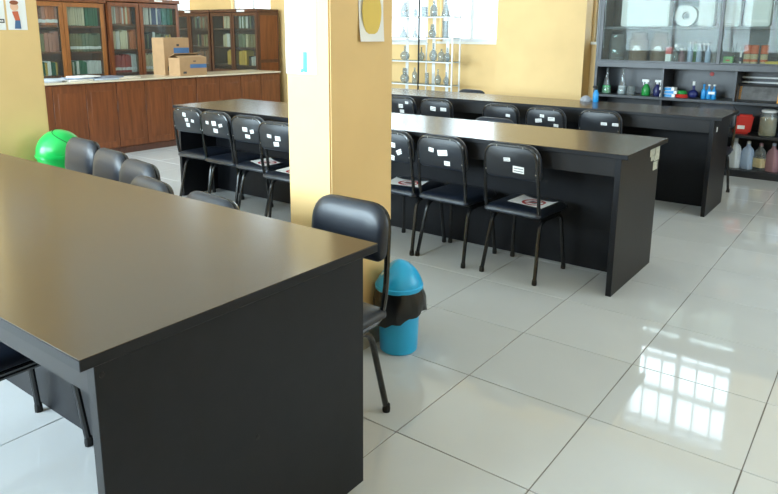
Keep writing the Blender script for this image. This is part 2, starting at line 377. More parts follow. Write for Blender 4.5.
for k, x in enumerate(T3X): place_chair(x, (4.15, 4.15, 4.12, 4.12, 4.22)[k], R((0, 1, -1, 1, 0)[k]), T3L[k], G3, S3[k])
place_chair(-1.39, 4.93, PI, 'black chair beyond the shelf table near the glassware rack, only its top showing', G3)
place_chair(1.0, 5.06, PI, 'black chair beyond the shelf table in front of the red box and jugs', G3)
nc = make_chair(.30); nc['label'] = 'black chair tucked deep beneath the bare table, only seat and legs showing'; nc['group'] = G1; nc.location = (.06, -.487, 0)

# ------------------------------------------------------------------ paper signs on seats
def sign(x, y, z, rz, label, curl=.012):
    n = 8; W, H = .165, .235; mb = MB()
    top = [[(-W/2+W*i/n, -H/2+H*j/n, .001+curl*((j/n-.5)*2)**4*(i/n)) for i in range(n+1)] for j in range(n+1)]
    vs = [p for r in top for p in r]; fs = [(j*(n+1)+i, j*(n+1)+i+1, (j+1)*(n+1)+i+1, (j+1)*(n+1)+i) for j in range(n) for i in range(n)]
    o = mb.add(vs, fs).build('paper_sign', M_PAPER, None); tag(o, label, 'paper sign', 'red circle signs left on chair seats')
    o.location = (x, y, z); o.rotation_euler = (0, 0, rz)
    def ringm(r0, r1, z_): 
        k = 28; v = [(r*math.cos(2*PI*i/k), r*math.sin(2*PI*i/k)-.01, z_) for r in (r0, r1) for i in range(k)]
        return MB().add(v, [(i, (i+1) % k, k+(i+1) % k, k+i) for i in range(k)])
    rg = ringm(.053, .069, .0022).build('red_ring', M_RED, o, smooth=False); rg['label'] = 'red prohibition circle'
    MB().add([(-.045, .024, .0024), (-.034, .035, .0024), (.045, -.042, .0024), (.034, -.053, .0024)], [(0, 1, 2, 3)]).build('red_slash', M_RED, o, smooth=False)
    MB().add([(-.028, -.038, .002), (.024, -.038, .002), (.028, .016, .002), (-.024, .02, .002)], [(0, 1, 2, 3)]).build('print', M_INK, o, smooth=False)
SZ = .4155
sign(-1.41, 2.16, SZ, R(70), 'white paper sign with red circle on the third chair from the counter')
sign(-1.02, 2.06, SZ, R(84), 'white paper sign with red circle on the chair beside the pillar')
sign(-.195, 2.245, SZ, R(100), 'white paper sign with red circle on the chair emerging from behind the pillar')
sign(.66, 2.275, SZ, R(80), 'white paper sign with red slashed circle on the riveted chair')

# ------------------------------------------------------------------ blue bin with bag
def dome(r, z0, z1, cut, ang, n=28, m=10, power=2.2):
    """domed lid with one flattened slanting face"""
    mb = MB(); rs = []
    nx, ny, nz = math.cos(ang)*math.cos(cut[0]), math.sin(ang)*math.cos(cut[0]), math.sin(cut[0])
    for k in range(m+1):
        t = k/m*.985; rr = r*(1-t**power)**(1/power); z = z0+(z1-z0)*t; ring = []
        for i in range(n):
            p = Vector((rr*math.cos(2*PI*i/n), rr*math.sin(2*PI*i/n), z)); d = p.x*nx+p.y*ny+(p.z-z0)*nz-cut[1]
            if d > 0 and k > 0: p -= Vector((nx, ny, nz))*d*.9
            ring.append(tuple(p))
        rs.append(ring)
    return mb.rings(rs)
bb = thing('waste_bin', 'slim sky blue swing-top bin with black bag at the pillar foot', 'bin', (.632, 1.02, 0))
MB().lathe([(.076, 0), (.082, .006), (.083, .02), (.092, .27), (.096, .285)], 28).build('body', M_BLUE, bb)
mb = MB(); rs = []; n = 36
for k in range(9):
    t = k/8; z = .292-.135*t; ring = []
    for i in range(n):
        a = 2*PI*i/n; r = .099+.010*math.sin(t*PI*.8)+.003*math.sin(7*a+3*t)+.0025*math.sin(13*a-5*t)+.014*t*max(0, math.cos(a-.64))**6
        zz = z+(.036*math.cos(a-.64)*t)+.006*math.sin(9*a)*t
        ring.append((r*math.cos(a), r*math.sin(a), zz))
    rs.append(ring)
mb.rings(rs, False, False).build('bin_bag', M_BAG, bb)['label'] = 'crumpled black plastic bag folded over the rim'
ld = MB().lathe([(.100, .283), (.104, .287), (.104, .302), (.098, .306)], 28).build('lid_rim', M_BLUE, bb)
lid = dome(.100, .303, .41, (R(40), .080), R(-145), power=1.6).build('swing_lid', M_BLUE, bb)
p = Vector((math.cos(R(-135))*.071, math.sin(R(-135))*.071, .349))
MB().lathe([(.0, 0), (.011, 0), (.011, .001)], 14).build('badge', M_PAPER, lid, loc=p, rot=(0, R(48), R(-145)))
# ------------------------------------------------------------------ green bin
gb = thing('waste_bin', 'large bright green dome-lidded bin beside the poster pillar', 'bin', (-2.29, 1.08, 0))
MB().lathe([(.115, 0), (.12, .01), (.145, .50), (.152, .515)], 28).build('body', M_GREEN, gb)
MB().lathe([(.156, .512), (.158, .52), (.158, .535), (.15, .54)], 28).build('lid_rim', M_GREEN, gb)
dome(.152, .537, .7005, (R(25), .5), R(-20), power=2.0).build('dome_lid', M_GREEN, gb)
arc = []
for k in range(12):
    el, az = R(80-62*k/11), R(-110+125*(k/11)**.7); arc.append((.1525*math.cos(el)*math.cos(az), .1525*math.cos(el)*math.sin(az), .537+.1635*math.sin(el)))
MB().tube(arc, .0022, 6).build('flap_seam', M_RUBBER, gb)

# ------------------------------------------------------------------ sheets and posters on the pillars
def sheet(name, label, cat, plane, val, pts, m=M_PAPER, th=.0015, curl=0, group=None):
    """hanging sheet on a wall plane; pts = (a0, a1, z0, z1)"""
    a0, a1, z0, z1 = pts; n = 8; rs = []
    ca, cz = (a0+a1)/2, z0
    o = thing(name, label, cat, (val, ca, cz) if plane == 'x' else (ca, val, cz), group=group)
    for k in range(n+1):
        t = k/n; d = .0006+curl*(1-t)**3
        f = (lambda a, e, z: (e, a-ca, z-cz)) if plane == 'x' else (lambda a, e, z: (a-ca, -e, z-cz))
        z = z0+(z1-z0)*t; rs.append([f(a0, d, z), f(a1, d*.6, z), f(a1, d*.6+th, z), f(a0, d+th, z)])
    MB().rings(rs).build('sheet', m, o, smooth=False)
    return o
def flat(name, m, parent, poly, plane='x', d=.0028):
    if plane == 'x': v = [(d, a, z) for a, z in poly]; v2 = [(d+.0004, a, z) for a, z in poly]
    else: v = [(a, -d, z) for a, z in poly]; v2 = [(a, -d-.0004, z) for a, z in poly]
    return MB().rings([v, v2]).build(name, m, parent, smooth=False)
def oval(a, z, ra, rz, n=20, ph=0): return [(a+ra*math.cos(2*PI*i/n), z+rz*math.sin(2*PI*i/n)) for i in range(n)]
s = sheet('paper_sheet', 'blank white sheet stuck on the bright face of the pillar', 'paper', 'y', PY0, (.287, .449, 1.197, 1.49))
flat('tape_strip', M_TEAL, s, [(.012, .01), (.034, .006), (.034, .085), (.014, .085)], 'y')['label'] = 'teal tape strip'
flat('tape_strip', M_TEAL, s, [(-.002, .006), (.011, .006), (.011, .022), (.003, .02)], 'y')
M_PYEL = mat('yellow_print', (226, 196, 96), .6, var=.05); M_SKIN = mat('peach_print', (236, 190, 160), .6, var=.03)
M_HAIR = mat('brown_print', (150, 82, 52), .6, var=.05); M_SHIRT = mat('orange_print', (206, 104, 70), .6, var=.05)
M_TROU = mat('blue_print', (70, 104, 146), .6, var=.05); M_DK = mat('dark_print', (60, 58, 58), .6, var=.05)
s = sheet('poster', 'white sheet with a yellow oval shape hanging on the pillar side', 'poster', 'x', PX, (.886, 1.044, 1.322, 1.56), curl=.012)
flat('oval_print', M_PYEL, s, [(a, max(z, .03)) for a, z in oval(-.004, .115, .062, .095)], 'x', .009)['label'] = 'plain yellow oval'
s = sheet('poster', 'white poster of a standing boy in orange shirt and blue trousers', 'poster', 'x', LX, (.913, 1.037, 1.361, 1.60))
flat('head_print', M_SKIN, s, oval(-.012, .150, .026, .028)); flat('hair_print', M_HAIR, s, oval(-.012, .176, .028, .014), d=.0034)
flat('shirt_print', M_SHIRT, s, [(-.03, .118), (.008, .122), (.018, .062), (-.014, .062)], d=.0034)
flat('trousers_print', M_TROU, s, [(-.014, .062), (.018, .062), (.02, .008), (-.022, .008)])
s = sheet('poster', 'white poster with a dark caption strip at the edge of the pillar', 'poster', 'x', LX, (.77, .899, 1.36, 1.60))
flat('caption_print', M_DK, s, [(.0, .045), (.058, .045), (.058, .07), (.0, .07)])
for k in range(4): flat('letter_mark', M_PAPER, s, [(.010+.011*k, .052), (.017+.011*k, .052), (.017+.011*k, .063), (.010+.011*k, .063)], d=.0036)

# ------------------------------------------------------------------ wooden counters
def counter(label, y0, y1, n):
    t = thing('counter', label, 'counter', (-4.98, (y0+y1)/2, 0), group='wooden counters'); oy = (y0+y1)/2; X = .30
    def b(name, m, *d, bev=.002): return fbox(name, m, t, d, bev)
    b('carcass', M_WOOD, -.28, X-.022, y0-oy+.002, y1-oy-.002, .07, .814)
    b('plinth', M_DARKW, -.26, X-.012, y0-oy+.002, y1-oy-.002, 0, .07)
    ct = b('counter_top', M_CTOP, -.30, X+.02, y0-oy+.002, y1-oy-.002, .814, .832); ct['label'] = 'counter top with window sheen in its pale colour'
    pw = (y1-y0)/n
    for k in range(n):
        a, c = y0-oy+k*pw+.003, y0-oy+(k+1)*pw-.003
        pn = b('front_panel', M_WOOD, X-.022, X-.006, a, c, .08, .80)
        b('raised_field', M_WOOD2, X-.006, X-.002, a+.05, c-.05, .15, .72, bev=.002)
        if pw > .5: b('batten', M_WOOD, X-.006, X+.006, (a+c)/2-.02, (a+c)/2+.02, .08, .79)
    return t
counter('red-brown panelled wooden counter carrying magazines and cartons', 1.55, 4.055, 7)
counter('red-brown panelled wooden counter reaching towards the taped pillar', 4.06, 5.48, 4)
# magazines
MLAB = ['bottom magazine of the two-high pile beside the poster pillar', 'skewed top magazine of the pile beside the poster pillar', 'bottom magazine of the tallest pile on the counter', 'middle magazine of the tallest pile on the counter', 'top magazine of the tallest pile on the counter',
 'bottom magazine of the two-high pile next to the single magazine', 'dark upper magazine of the pile next to the single magazine', 'single magazine lying flat on the counter on the carton side']
MC = [(210, 214, 222), (190, 196, 210), (226, 222, 214), (150, 160, 180), (230, 230, 232), (176, 186, 200), (120, 124, 140), (214, 204, 190)]
for k, (x, y, z, a) in enumerate(((-4.86, 2.27, 0, 8), (-4.88, 2.33, 1, -14), (-4.86, 2.62, 0, 6), (-4.90, 2.66, 1, -9), (-4.88, 2.72, 2, 14), (-4.85, 2.93, 0, -5), (-4.88, 3.0, 1, 11), (-4.86, 3.2, 0, 4))):
    o = MB().box(-.105, .105, -.14, .14, 0, .016).build('magazine', M_BOOK, None, bevel=.003, seg=1); o.location = (x, y, .832+.0163*z+.0003); o.rotation_euler = (0, 0, R(a))
    o.color = (*lin(MC[k]), 1); tag(o, MLAB[k], 'magazine', 'magazines on the counter')
    MB().box(-.1055, .1045, -.139, .139, .004, .0125).build('pages', M_PAPER, o, smooth=False)
# cartons
def carton(label, x, y, w, d, h, open_flap):
    t = thing('carton', label, 'box', (x, y, .832), 0, 'cartons on the counter'); th = .006
    mb = MB().box(-d/2, d/2, -w/2, w/2, 0, th)
    for q in ((-d/2, -d/2+th, -w/2, w/2), (d/2-th, d/2, -w/2, w/2), (-d/2+th, d/2-th, -w/2, -w/2+th), (-d/2+th, d/2-th, w/2-th, w/2)): mb.box(*q, th, h)
    mb.build('carton_body', M_CARD, t, smooth=False)
    if open_flap:
        z = h
        for sgn, lift in ((-1, .05), (1, .02)):
            xx = sgn*d/2; MB().rings([[(xx, -w/2, z), (xx, w/2, z), (xx, w/2, z+th), (xx, -w/2, z+th)], [(xx-sgn*d*.46, -w/2+.02, z+lift), (xx-sgn*d*.46, w/2-.02, z+lift), (xx-sgn*d*.46, w/2-.02, z+lift+th), (xx-sgn*d*.46, -w/2+.02, z+lift+th)]]).build('flap', M_CARD, t, smooth=False)
    else:
        for sgn in (-1, 1): MB().box(*sorted((sgn*.002, sgn*d/2)), -w/2, w/2, h, h+th).build('flap', M_CARD, t, smooth=False)
        MB().box(-.03, .03, -w/2, w/2, h+th, h+th+.001).build('tape', M_CTOP, t, smooth=False)
    MB().box(d/2, d/2+.001, -w*.12, w*.5-.002, h*(.42 if open_flap else .54), h*(.64 if open_flap else .74)).build('blue_band', M_CARDP, t, smooth=False)['label'] = 'blue printed band'
    MB().box(d/2, d/2+.001, -w*.38, -w*.26, h*.12, h*.24).build('print_mark', M_DK, t, smooth=False)
    MB().box(d/2, d/2+.001, 0, w*.10, h*.78, h*.84).build('print_mark', M_DK, t, smooth=False)
carton('taller closed brown carton with blue band on the counter', -5.11, 4.02, .37, .24, .45, False)
carton('lower open brown carton with blue band in front of the taller one', -4.85, 4.07, .40, .22, .215, True)

# ------------------------------------------------------------------ bookcases and books
book_me = MB().box(-.5, .5, -.5, .5, 0, 1).build('book', M_BOOK, None, smooth=True, bevel=.04, seg=1); bkm = book_me.data; bpy.data.objects.remove(book_me)
bandm = MB().box(.5, .512, -.5, .5, .14, .3).build('spine_label', M_PAPER, None, smooth=False); bnd = bandm.data; bpy.data.objects.remove(bandm)
CN = {'red': (172, 60, 52), 'orange': (206, 120, 76), 'cream': (214, 204, 176), 'white': (222, 224, 222), 'green': (46, 112, 80), 'grey green': (110, 122, 98), 'brown': (134, 92, 70), 'pink': (190, 130, 112), 'blue': (84, 98, 140), 'yellow': (214, 176, 76), 'black': (52, 52, 58), 'olive': (132, 124, 88), 'teal': (60, 130, 124)}
def book_row(face, f0, a0, a1, z, hmax, cols, where, th=(.022, .038), labels=False, lean=False):
    """face '+x': spines at x = f0 facing +x, row along y.  face '-y': spines at y = f0, row along x"""
    a = a0; k = 0
    while True:
        w_ = random.uniform(*th); h = hmax*random.uniform(.88, 1); d = random.uniform(.15, .18)
        if a+w_ > a1: break
        c = cols[min(len(cols)-1, int((a-a0)/(a1-a0)*len(cols)))]
        if isinstance(c, tuple): c = random.choice(c)
        o = link('book', bkm); o.scale = (d, w_*.96, h)
        back = random.uniform(0, .015)
        if face == '+x': o.location = (f0-d/2-back, a+w_/2, z)
        else: o.location = (a+w_/2, f0+d/2+back, z); o.rotation_euler = (0, 0, -PI/2)
        v = random.uniform(.86, 1.12); o.color = (*[min(1, q*v) for q in lin(CN[c])], 1)
        tag(o, '%s-spined book standing on the %s' % (c, where), 'book', 'books on the %s' % where)
        if labels: link('spine_label', bnd, o)
        a += w_+.0008; k += 1
def bookcase(name, label, face, f0, a0, a1, H, depth, shelves, doors, m, mdoor, plates=()):
    ox = ((f0-depth/2, (a0+a1)/2, 0) if face == '+x' else ((a0+a1)/2, f0+depth/2, 0))
    t = thing(name, label, 'bookcase', ox, 0, 'bookcases'); ac = (a0+a1)/2
    def b(nm, mm, c0, c1, d0, d1, z0, z1, par=t, bev=.002):   # d measured back from the front plane
        if face == '+x': dims = (depth/2-d1, depth/2-d0, c0-ac, c1-ac, z0, z1)
        else: dims = (c0-ac, c1-ac, -depth/2+d0, -depth/2+d1, z0, z1)
        return fbox(nm, mm, par, dims, bev)
    e = .024
    b('side_panel', m, a0, a0+e, .02, depth, 0, H-.05); b('side_panel', m, a1-e, a1, .02, depth, 0, H-.05)
    b('back_panel', m, a0+e, a1-e, depth-.012, depth, .06, H-.05, bev=0); b('cornice', m, a0-.006, a1+.006, -.012, depth, H-.05, H, bev=.006)
    b('plinth', m, a0+e, a1-e, .03, depth-.012, 0, .06)
    for z in shelves: b('shelf', m, a0+e, a1-e, .035, depth-.012, z-.022, z)
    for c0, c1, z0, z1 in doors:
        dr = MB(); 
        st = .045
        def q(c0_, c1_, z0_, z1_, d0=.0, d1=.02):
            return dr.box(depth/2-d1, depth/2-d0, c0_-ac, c1_-ac, z0_, z1_) if face == '+x' else dr.box(c0_-ac, c1_-ac, -depth/2+d0, -depth/2+d1, z0_, z1_)
        q(c0, c0+st, z0, z1); q(c1-st, c1, z0, z1); q(c0+st, c1-st, z0, z0+.06); q(c0+st, c1-st, z1-.05, z1)
        do = dr.build('door', mdoor, t, smooth=False)
        b('pane', M_GLASSD, c0+st, c1-st, .008, .011, z0+.06, z1-.05, do, 0)
    for c0, c1, z0, z1 in plates: b('label_plate', M_PAPER, c0, c1, -.0135, -.0125, z0, z1, bev=0)
    return t
BX = -5.7; SA = [.42, .84, 1.10, 1.43]
WA, WB, WC, WD = ('shelf of the orange-framed glazed bookcase', 'shelf of the glazed bookcase behind the cartons', 'shelf of the dark corner bookcase', 'shelf of the shadowed narrow bookcase')
bookcase('bookcase', 'orange-framed glazed wooden bookcase behind the magazines', '+x', BX, 2.25, 3.53, 1.745, .36, [.06, .45, .84, 1.115, 1.42], [(2.26, 2.985, .72, 1.69), (2.99, 3.50, .72, 1.69)], M_WOOD, M_OAK)
bookcase('bookcase', 'red-brown glazed wooden bookcase behind the cartons', '+x', BX, 3.545, 4.605, 1.775, .36, [.06, .45, .84, 1.135, 1.45], [(3.56, 3.99, .72, 1.715), (4.0, 4.595, .72, 1.715)], M_WOOD, M_WOOD, [(4.22, 4.34, 1.745, 1.765)])
f = BX-.05
book_row('+x', f, 2.30, 2.95, 1.42, .25, [('brown', 'red', 'pink'), ('brown', 'red'), ('brown', 'orange', 'pink')], 'top ' + WA, (.03, .045), True)
book_row('+x', f, 3.05, 3.28, 1.42, .25, ['cream'], 'top ' + WA); book_row('+x', f, 3.285, 3.47, 1.42, .25, ['green'], 'top ' + WA)
book_row('+x', f, 2.30, 2.95, 1.115, .24, [('olive', 'grey green'), 'olive', 'pink'], 'middle ' + WA, (.035, .05))
book_row('+x', f, 3.03, 3.48, 1.115, .22, ['olive', 'grey green', 'grey green'], 'middle ' + WA, (.03, .045), True)
book_row('+x', f, 2.35, 2.9, .84, .17, [('white', 'green', 'yellow')], 'low ' + WA); book_row('+x', f, 3.05, 3.46, .84, .17, [('cream', 'white', 'green'), 'white'], 'low ' + WA)
book_row('+x', f, 3.60, 3.93, 1.45, .24, [('orange', 'cream', 'pink', 'white')], 'top ' + WB, (.018, .03)); book_row('+x', f, 4.03, 4.36, 1.45, .24, [('blue', 'white', 'black'), ('white', 'blue')], 'top ' + WB, (.018, .03)); book_row('+x', f, 4.37, 4.57, 1.45, .24, ['teal', 'green'], 'top ' + WB, (.03, .045))
book_row('+x', f, 3.60, 3.96, 1.135, .25, [('cream', 'white'), ('cream', 'brown'), 'orange'], 'middle ' + WB); book_row('+x', f, 4.03, 4.36, 1.135, .22, [('white', 'grey green', 'black')], 'middle ' + WB); book_row('+x', f, 4.38, 4.52, 1.135, .2, [('yellow', 'olive')], 'middle ' + WB)
book_row('+x', f, 3.60, 3.97, .84, .24, ['red', 'red', ('red', 'white'), 'white'], 'low ' + WB, (.02, .03), True); book_row('+x', f, 4.03, 4.57, .84, .24, ['cream', 'white', ('cream', 'grey green')], 'low ' + WB, (.02, .03), True)
# corner bookcases against the back wall, facing the room
BY = 5.97
bookcase('bookcase', 'dark brown corner bookcase with plain side panel under the bright window', '-y', BY, -6.76, -5.655, 1.715, .45, [.06, .45, .85, 1.13, 1.42], [(-6.75, -6.24, .72, 1.66), (-6.23, -5.665, .72, 1.66)], M_DARKW, M_DARKW, [(-6.1, -5.92, 1.67, 1.70)])
bookcase('bookcase', 'dark shadowed bookcase between the carton bookcase and the corner one', '-y', BY, -7.85, -6.775, 1.715, .45, [.06, .45, .85, 1.13, 1.42], [(-7.84, -7.32, .72, 1.66), (-7.31, -6.785, .72, 1.66)], M_DARKW, M_DARKW, [(-7.4, -7.25, 1.67, 1.70)])
cb = [o for o in COL.objects if o.get('label', '').startswith('dark brown corner')][0]
for z0, z1 in ((.95, 1.62), (.2, .90)):
    fbox('side_field', M_WOOD2, cb, (.5525, .559, -.17, .19, z0, z1), .004)
f = BY+.05
book_row('-y', f, -6.52, -6.28, 1.42, .20, [('red', 'cream', 'orange')], 'top ' + WC); book_row('-y', f, -6.15, -5.75, 1.42, .2, [('white', 'grey green', 'cream'), ('grey green', 'black')], 'top ' + WC)
book_row('-y', f, -6.52, -6.28, 1.13, .21, [('cream', 'red', 'white')], 'middle ' + WC); book_row('-y', f, -6.15, -5.75, 1.13, .21, ['grey green', ('olive', 'cream'), ('olive', 'brown')], 'middle ' + WC)
book_row('-y', f, -6.45, -6.3, .85, .24, ['yellow'], 'low ' + WC, (.04, .06)); book_row('-y', f, -6.17, -5.95, .85, .24, ['yellow', ('yellow', 'black')], 'low ' + WC, (.04, .06)); book_row('-y', f, -5.94, -5.72, .85, .15, [('black', 'white')], 'low ' + WC)
book_row('-y', f, -7.25, -6.82, 1.42, .2, [('black', 'grey green', 'brown')], 'top ' + WD); book_row('-y', f, -7.2, -6.85, 1.13, .2, [('brown', 'black', 'olive')], 'middle ' + WD); book_row('-y', f, -7.2, -6.85, .85, .22, [('brown', 'black')], 'low ' + WD)

# ------------------------------------------------------------------ glassware rack by the window
RX0, RX1, RY0, RY1 = -3.72, -2.20, 6.02, 6.20
rk = thing('glass_rack', 'tall open rack of glass shelves before the bright window', 'rack', ((RX0+RX1)/2, (RY0+RY1)/2, 0)); rx, ry = (RX0+RX1)/2, (RY0+RY1)/2
RZ = [.30, .725, 1.02, 1.315, 1.575, 1.83]
for x in (RX0, -2.705, RX1):
    for y in (RY0, RY1): fbox('post', M_EDGE if x < RX1 and y == RY0 else M_ALU, rk, (x-rx-.008, x-rx+.008, y-ry-.008, y-ry+.008, 0, 2.0), 0)
for x in (-3.02, -2.60, -2.39): fbox('reflection_strip', M_ALU, rk, (x-rx-.022, x-rx+.022, RY1-ry+.012, RY1-ry+.018, .1, 2.0), 0)  # metal strips stand in for pale reflected bands behind the shelves
for z in RZ:
    fbox('glass_shelf', M_GSHELF, rk, (RX0-rx+.01, RX1-rx-.01, RY0-ry+.01, RY1-ry-.01, z-.008, z), 0)
    for y in (RY0, RY1): fbox('rail', M_ALU, rk, (RX0-rx+.01, RX1-rx-.01, y-ry-.006, y-ry+.006, z-.022, z-.009), 0)
def vessel(name, label, prof, loc, m, n=16, group=None, cat='flask', extra=None, rz=0):
    t = thing(name, label, cat, loc, rz, group)
    MB().lathe(prof, n).build('body', m, t)
    if extra: extra(t)
    return t
def P_round(r, h): return [(r*.35, 0), (r*.75, h*.05), (r, h*.25), (r*.95, h*.38), (r*.6, h*.55), (r*.24, h*.64), (r*.2, h*.95), (r*.26, h)]
def P_cone(r, h): return [(r*.95, 0), (r, h*.04), (r*.9, h*.2), (r*.28, h*.72), (r*.26, h*.95), (r*.34, h)]
def P_cyl(r, h): return [(r*.95, 0), (r, h*.03), (r, h*.95), (r*1.06, h)]
def P_bottle(r, h): return [(r*.92, 0), (r, h*.04), (r, h*.58), (r*.75, h*.70), (r*.34, h*.78), (r*.32, h*.97), (r*.36, h)]
def P_jug(r, h): return [(r*.9, 0), (r, h*.06), (r*.95, h*.5), (r*.6, h*.8), (r*.7, h)]
def ears(r, h):
    def f(t):
        for s_ in (-1, 1): MB().tube(fillet([(s_*r*.5, 0, h*.5), (s_*r*1.0, 0, h*.68), (s_*r*.75, 0, h*.98)], r*.3, 4), r*.2, 6).build('side_arm', M_GLASSL, t)
    return f
def cap(r, h, m, hh=.03):
    def f(t): MB().lathe([(r, 0), (r, hh), (r*.8, hh*1.05)], 12, (0, 0, h)).build('cap', m, t)
    return f
def handle(r, h):
    def f(t): MB().tube(fillet([(r*.6, 0, h*.25), (r*1.35, 0, h*.4), (r*1.3, 0, h*.75), (r*.5, 0, h*.85)], r*.4, 4), r*.1, 6).build('handle', M_GLASSL, t)
    return f
GL = [ # u, level, kind, radius, height, label
 (404, 4, 'jug', .05, .18, 'glass jug with handle on the upper shelf of the glass rack'), (415, 4, 'round', .03, .15, 'small slender flask on the upper shelf of the glass rack'),
 (424, 4, 'cyl', .04, .12, 'short beaker on the upper shelf of the glass rack'), (433, 4, 'bottle', .045, .18, 'tall bottle on the upper shelf of the glass rack'), (445, 4, 'cone', .055, .20, 'conical flask on the upper shelf of the glass rack'),
 (403.5, 3, 'cone', .055, .13, 'wide conical flask on the rack shelf at the window sill height'), (415, 3, 'cone', .036, .13, 'small conical flask on the rack shelf at the window sill height'),
 (432, 3, 'ears', .05, .16, 'round flask with two side arms on the rack shelf at sill height'), (445, 3, 'cyl', .04, .2, 'tall measuring cylinder on the rack shelf at sill height'),
 (405, 2, 'round', .064, .18, 'large round flask on the rack shelf below the sill'), (421.5, 2, 'round', .045, .17, 'crooked small flask on the rack shelf below the sill'), (433.5, 2, 'round', .055, .22, 'long-necked round flask on the rack shelf below the sill'),
 (441.5, 2, 'bottle', .042, .15, 'narrow glass bottle on the rack shelf below the sill'), (447.5, 2, 'round', .046, .17, 'small round flask at the end of the rack shelf below the sill'),
 (405, 1, 'ears', .062, .19, 'big two-armed round flask on the rack shelf above the table'), (415, 1, 'bottle', .034, .20, 'slim dark glass bottle on the rack shelf above the table'),
 (427.5, 1, 'cyl', .026, .14, 'thin glass cylinder on the rack shelf above the table'), (438.5, 1, 'round', .045, .19, 'round flask with thin neck on the rack shelf above the table'), (447, 1, 'round', .04, .16, 'small round flask at the end of the rack shelf above the table')]
for u, lv, kind, r, h, lab in GL:
    p = at(u, 50, 1, 6.1); prof = {'jug': P_jug, 'round': P_round, 'cyl': P_cyl, 'bottle': P_bottle, 'cone': P_cone, 'ears': P_round}[kind](r, h)
    vessel('glass_' + {'jug': 'jug', 'round': 'flask', 'cyl': 'cylinder', 'bottle': 'bottle', 'cone': 'flask', 'ears': 'flask'}[kind], lab, prof, (p.x, 6.1, RZ[lv]), M_GLASSL, group='glassware on the rack',
           cat={'cyl': 'cylinder', 'bottle': 'bottle', 'jug': 'jug'}.get(kind, 'flask'), extra={'ears': ears(r, h), 'jug': handle(r, h)}.get(kind), rz=R(-36))

# ------------------------------------------------------------------ black storage shelves
SX0, SX1, SY0, SY1, SH = -.385, 2.36, 6.0, 6.40, 1.98
sh = thing('storage_shelf', 'charcoal storage shelving with sliding glass upper doors', 'shelf', ((SX0+SX1)/2, (SY0+SY1)/2, 0)); sx, sy = (SX0+SX1)/2, (SY0+SY1)/2
def sb(name, m, x0, x1, y0, y1, z0, z1, par=sh, bev=.002): return fbox(name, m, par, (x0-sx, x1-sx, y0-sy, y1-sy, z0, z1), bev)
sb('side_panel', M_SHELF, SX0, SX0+.03, SY0, SY1, 0, SH); sb('side_panel', M_SHELF, SX1-.03, SX1, SY0, SY1, 0, SH)
sb('back_panel', M_SHELF, SX0+.03, SX1-.03, SY1-.012, SY1, 0, SH-.03, bev=0); sb('top_panel', M_SHELF, SX0, SX1, SY0, SY1, SH, SH+.03)
LV = [.075, .415, .735, 1.085, 1.445]
sb('plinth', M_SHELF, SX0+.03, SX1-.03, SY0+.02, SY1-.012, 0, .045)
for k, z in enumerate(LV):
    th = .06 if k == 3 else .028
    sb('shelf_board', M_SHELF, SX0+.03, SX1-.03, (SY0 if k != 4 else SY0+.06), SY1-.012, z-th, z)
for x in (.325, 1.0, 1.68): sb('divider', M_SHELF, x-.010, x+.010, SY0+.01, SY1-.012, LV[2], LV[3]-.06)
for x in (.325, 1.68): sb('divider', M_SHELF, x-.010, x+.010, SY0+.01, SY1-.012, LV[0], LV[2]-.028)
for k, (x0, x1, y) in enumerate(((SX0+.03, .84, SY0+.012), (.77, 1.55, SY0+.034), (1.5, SX1-.03, SY0+.012))):
    dr = MB(); c = .03
    for q in ((x0, x0+c, 1.087, SH-.002), (x1-c, x1, 1.087, SH-.002), (x0+c, x1-c, 1.087, 1.10), (x0+c, x1-c, SH-.03, SH-.002)): dr.box(q[0]-sx, q[1]-sx, y-.008-sy, y+.008-sy, q[2], q[3])
    d_ = dr.build('sliding_door', M_SHELF, sh, smooth=False)
    fbox('pane', M_GLASSD, d_, (x0+c-sx, x1-c-sx, y-.002-sy, y+.002-sy, 1.10, SH-.03), 0)
YI = 6.17                       # row of things on the shelves
def sxp(u, v=80, y=YI): return at(u, v, 1, y).x
GS = 'things stored on the black shelves'
M_LGREEN = mat('green_liquid', (40, 176, 96), .2, var=.05); M_SPRAYG = mat('green_bottle_plastic', (36, 140, 66), .3, var=.05); M_NAVY = mat('navy_plastic', (34, 40, 92), .3, var=.05)
M_WHITEP = mat('white_plastic', (226, 228, 228), .4, var=.03); M_JAR = mat('reflection_brown_jar', (116, 96, 78), .45, var=.12, scale=10); M_CYAN = mat('cyan_pack', (34, 140, 206), .4, var=.06)  # M_JAR: brown reflections on the jars painted as base colour
M_ORANGE = mat('orange_label', (206, 98, 52), .5, var=.08); M_REDP = mat('red_plastic', (196, 44, 36), .4, var=.05); M_JUGW = mat('milky_jug', (206, 212, 218), .4, var=.04)
M_JUGB = mat('pale_blue_jug', (166, 186, 214), .35, var=.05); M_BEIGE = mat('beige_powder', (196, 180, 140), .6, var=.12, scale=30); M_PINK = mat('pinkish_jar', (170, 130, 140), .4, var=.08)
M_GOLD = mat('gilt_frame', (214, 146, 58), .4, 0, var=.15, scale=30); M_PACKG = mat('light_green_pack', (128, 190, 120), .5, var=.08); M_YEL = mat('yellow_plastic', (206, 178, 52), .5, var=.05)
def flask_with_fill(u, label, r, h, fill):
    def ex(t):
        MB().lathe([(r*.93, .004), (r*.93, h*.12), (r*.80, h*.30), (.001, h*.30)], 16).build('contents', fill, t)
    return vessel('lab_flask', label, P_cone(r, h), (sxp(u), YI, LV[2]), M_GLASSC, group=GS, extra=ex)
flask_with_fill(607, 'conical flask with bright green liquid on the black shelf', .052, .275, M_LGREEN)
flask_with_fill(623, 'tall clear conical flask with pale contents on the black shelf', .050, .285, mat('pale_powder', (190, 198, 200), .5))
